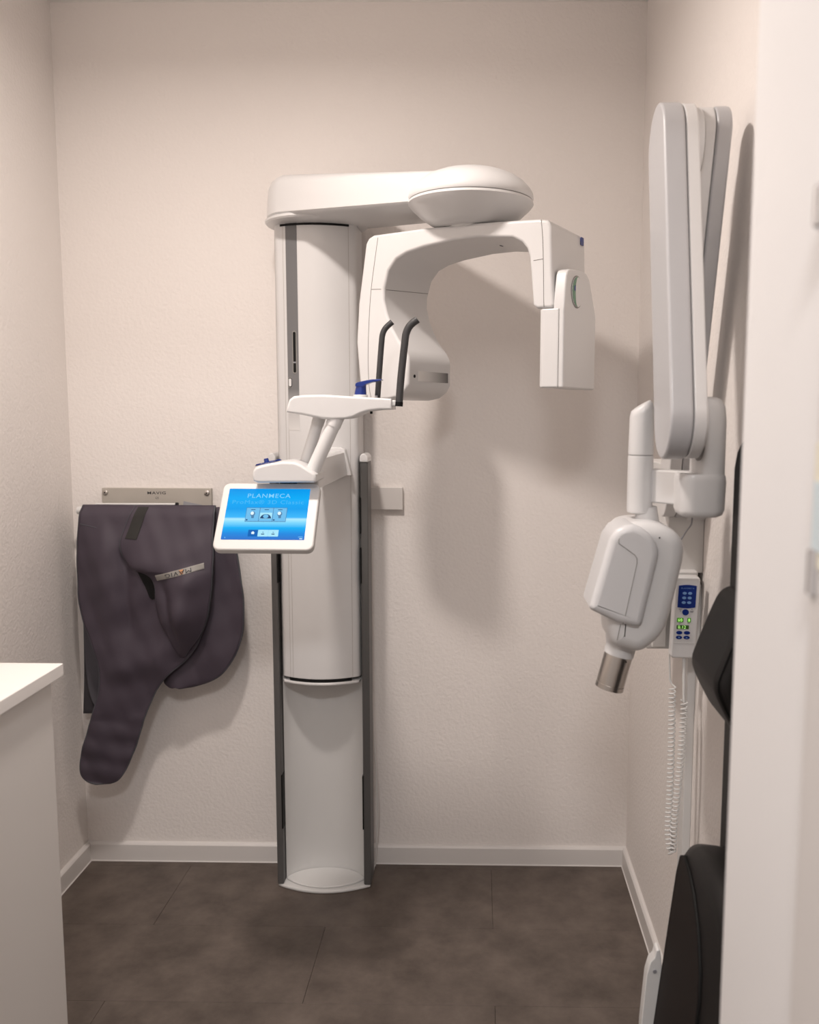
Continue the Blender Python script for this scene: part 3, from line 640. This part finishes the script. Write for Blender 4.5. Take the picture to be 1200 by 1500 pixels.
# tube head: tilted body with a front cover
tube('tube_head_neck', [(0.3021, -0.9716, 1.2072), (0.3051, -0.9716, 1.1614)], [0.019, 0.024], WHITE, I, 24)
hd = [(0.297, 1.1869), (0.2625, 1.1838), (0.2441, 1.1685), (0.2299, 1.1207), (0.2217, 1.0445), (0.2299, 1.0119), (0.2319, 0.9854), (0.2391, 0.9671), (0.2604, 0.958), (0.2848, 0.9539), (0.3061, 0.9651), (0.3326, 0.9986), (0.3519, 1.08), (0.3611, 1.136), (0.351, 1.163), (0.3265, 1.1798)]
hd = [(p.x, p.z) for p in crom([(a, 0, b) for a, b in hd], 3)]
TH = rounded_extrude('tube_head', hd, -1.0405, -0.897, 0.026, WHITE, I, IDENT, steps=6)
cv = [(0.2665, 1.1848), (0.2502, 1.1823), (0.237, 1.1757), (0.2253, 1.1594), (0.1948, 1.0445), (0.1942, 1.0383), (0.1978, 1.0333), (0.241, 1.0124), (0.2736, 1.0048), (0.2817, 1.0063), (0.2869, 1.014), (0.3113, 1.1289), (0.3113, 1.1391), (0.3072, 1.1523), (0.295, 1.1685), (0.2817, 1.1787)]
COV = rounded_extrude('head_cover', cv, -1.0567, -0.9429, 0.014, COOLW, I, IDENT, steps=6)
yf = -1.057
seam('seam_line', [(0.2512, yf + 0.012, 1.1807), (0.2462, yf + 0.004, 1.1731), (0.2406, yf, 1.1573), (0.241, yf, 1.1523), (0.2685, yf, 1.1329), (0.2726, yf, 1.1268), (0.2731, yf, 1.1187), (0.2553, yf, 1.0272), (0.2523, yf + 0.007, 1.0088)], COV, IDENT, 0.0006)
seam('seam_line', [(0.2502, -1.04, 1.0068), (0.2446, -1.04, 0.9783)], TH, IDENT, 0.0006)
tube('indicator_hole', [(0.3138, -1.0394, 1.1604), (0.3138, -1.0409, 1.1604)], 0.0015, DARK, TH, 8)
prism('blue_label', [(0.3347, 1.0495), (0.3499, 1.1004), (0.3524, 1.1004), (0.3372, 1.0495)], 'y', -1.0191, -1.0039, BLUE, TH, bevel=0)
ax = Vector((-0.018, 0, -0.072)).normalized(); cc = Vector((0.2609, -0.9836, 0.9529))
def axis_pts(*d): return [cc + ax * t for t in d]
tube('cone_collar', axis_pts(-0.03, -0.012, -0.004, 0, 0.016), [0.032, 0.032, 0.029, 0.0273, 0.0273], WHITE, I, 32)
CN = tube('cone', axis_pts(0.016, 0.0161, 0.07, 0.0701, 0.0725, 0.0726, 0.081), [0.018, 0.026, 0.026, 0.0248, 0.0248, 0.0264, 0.0264], STEEL, I, 40)
tube('cone_mouth', axis_pts(0.0808, 0.0814), 0.022, DARK, CN, 32)
tube('set_screw', [cc + ax * 0.024 + Vector((0.0115, -0.0228, 0)), cc + ax * 0.024 + Vector((0.012, -0.0245, 0))], 0.0014, BLACK, CN, 8)
tube('head_cable', crom([(0.3745, -1.0144, 1.2014), (0.3745, -1.0144, 1.1825), (0.3678, -1.0096, 1.1693), (0.3564, -1.0001, 1.1474), (0.3408, -0.9937, 1.136)], 6, False), 0.0013, INKG, I, 8)
# coiled cord: leaves the box, hangs in a loop and returns to the panel
top1, top2 = Vector((.3905, -.80, .893)), Vector((.4155, -.82, .888))
pathc = crom([(.3975, -.805, .820), (.398, -.81, .70), (.397, -.815, .60), (.3945, -.82, .53), (.3975, -.825, .488), (.4015, -.825, .476), (.4045, -.828, .492), (.404, -.832, .54), (.408, -.835, .62), (.413, -.835, .70), (.4165, -.830, .77), (.4175, -.825, .800)], 40, False)
hl = []; s = 0; PITCHC = .0092
for i in range(len(pathc)):
    p = pathc[i]
    if i: s += (pathc[i] - pathc[i - 1]).length
    if i < len(pathc) - 1:
        t = (pathc[i + 1] - pathc[i]); L = t.length; tn = t / L
        a = tn.cross(Vector((0, 1, 0))).normalized(); b = tn.cross(a)
        for k in range(4):
            q = p + t * k / 4; th = 2 * pi * (s + L * k / 4) / PITCHC
            hl.append(q + .0062 * (math.cos(th) * a + math.sin(th) * b))
CORD = tube('coiled_cord', hl, .00175, WHITE2, I, 6)
tube('cord_lead', crom([top1, (.392, -.80, .86), (.3945, -.80, .83), hl[0]], 5, False), .0019, WHITE2, CORD, 8)
tube('strain_relief', [top2, (.4165, -.822, .84), (.4175, -.824, .795)], [.0034, .0034, .0028], WHITE2, CORD, 10)
box('cable_trunk', .440, .457, -.755, -.715, .062, .893, WHITE2, I, bevel=.002)

# ================================================================== black patient seat against the right wall
S = thing('patient_seat', 'black upholstered wall seat with headrest, its seat folded up, behind the door lining', 'seat', (.43, -1.25, .05))
YS = -1.10; YE = -1.52
bo = [(.432, .30), (.420, .34), (.420, 1.285), (.424, 1.312), (.432, 1.330), (.446, 1.333), (.454, 1.325), (.4545, .30)]
prism('backboard', bo, 'y', YE, YS, LEATHER, S, bevel=.004)
hp = [(.430, 1.092), (.416, 1.091), (.402, 1.082), (.390, 1.060), (.362, .985), (.3585, .965), (.363, .945), (.388, .897), (.402, .882), (.418, .877), (.430, .876)]
hp = [(p.x, p.z) for p in crom([(a, 0, b) for a, b in hp], 3, False)]
HR = rounded_extrude('headrest', hp, -1.270, -1.095, .022, LEATHER, S, IDENT, steps=5)
hi = inset(hp, .004)
seam('headrest_piping', [Vector((p[0], -1.262, p[1])) for p in hi[4:-4]], HR, IDENT, .0016, BLACK)
# folded-up seat: leans against the wall, underside board faces the room
tilt = math.atan2(.055, .50)
SX = frame_xf((.298, 0, .12), (0, 1, 0), (math.cos(tilt), 0, -math.sin(tilt)), (math.sin(tilt), 0, math.cos(tilt)))
so = [(-1.425, .0), (-1.425, .39), (-1.418, .44), (-1.400, .487), (-1.370, .520), (-1.325, .541), (-1.27, .550), (-1.20, .549), (-1.150, .543), (-1.115, .529), (-1.094, .505), (-1.086, .47), (-1.084, .38), (-1.084, .0)]
SP = rounded_extrude('seat_pad', so, .0, .085, .030, LEATHER, S, SX, steps=6)
si = [(-1.318, .012), (-1.318, .33), (-1.312, .375), (-1.295, .415), (-1.262, .455), (-1.215, .488), (-1.170, .506), (-1.135, .512), (-1.116, .502), (-1.109, .47), (-1.108, .38), (-1.108, .012)]
prism('underside_board', [p for p in si], 'y', -.004, .010, LEATHER2, SP, bevel=.0015, xf=lambda v: SX((v[0], v[1], v[2])))
tube('board_groove', [SX((p[0], -.0012, p[1])) for p in si], .0035, BLACK, SP, 8)
bkp = [(.290, .10), (.293, .30), (.300, .395), (.306, .418), (.313, .426), (.316, .440), (.322, .442), (.325, .425), (.327, .40), (.322, .29), (.318, .10)]
BR = prism('seat_bracket', bkp, 'y', -1.105, -1.082, WHITE2, S, bevel=.002)
tube('bracket_pin', [(.314, -1.1075, .402), (.314, -1.10, .402)], .0035, INKG, BR, 12)
box('wall_fixing', .425, .455, YS - .12, YE + .05, .05, .32, WHITE2, S, bevel=.003)

# ================================================================== cabinet and worktop
K = thing('base_cabinet', 'white base cabinet standing along the left wall', 'cabinet', (-.99, -1.3, 0))
box('cabinet_body', XL + .014, -.812, -1.63, -.960, .07, .874, COUNTER, K, bevel=.001)
box('plinth', XL + .014, -.86, -1.63, -.99, 0, .07, COUNTER, K, bevel=.001)
for y0, y1 in ((-1.294, -.9625), (-1.6275, -1.297)):
    d = box('cabinet_door', -.8115, -.799, y0, y1, .075, .871, COUNTER, K, bevel=.001)
tag(box('worktop', XL + .001, -.784, -1.64, -.942, .876, .900, TOPM, bevel=.0015), 'white worktop lying on the base cabinet at the left', 'worktop')
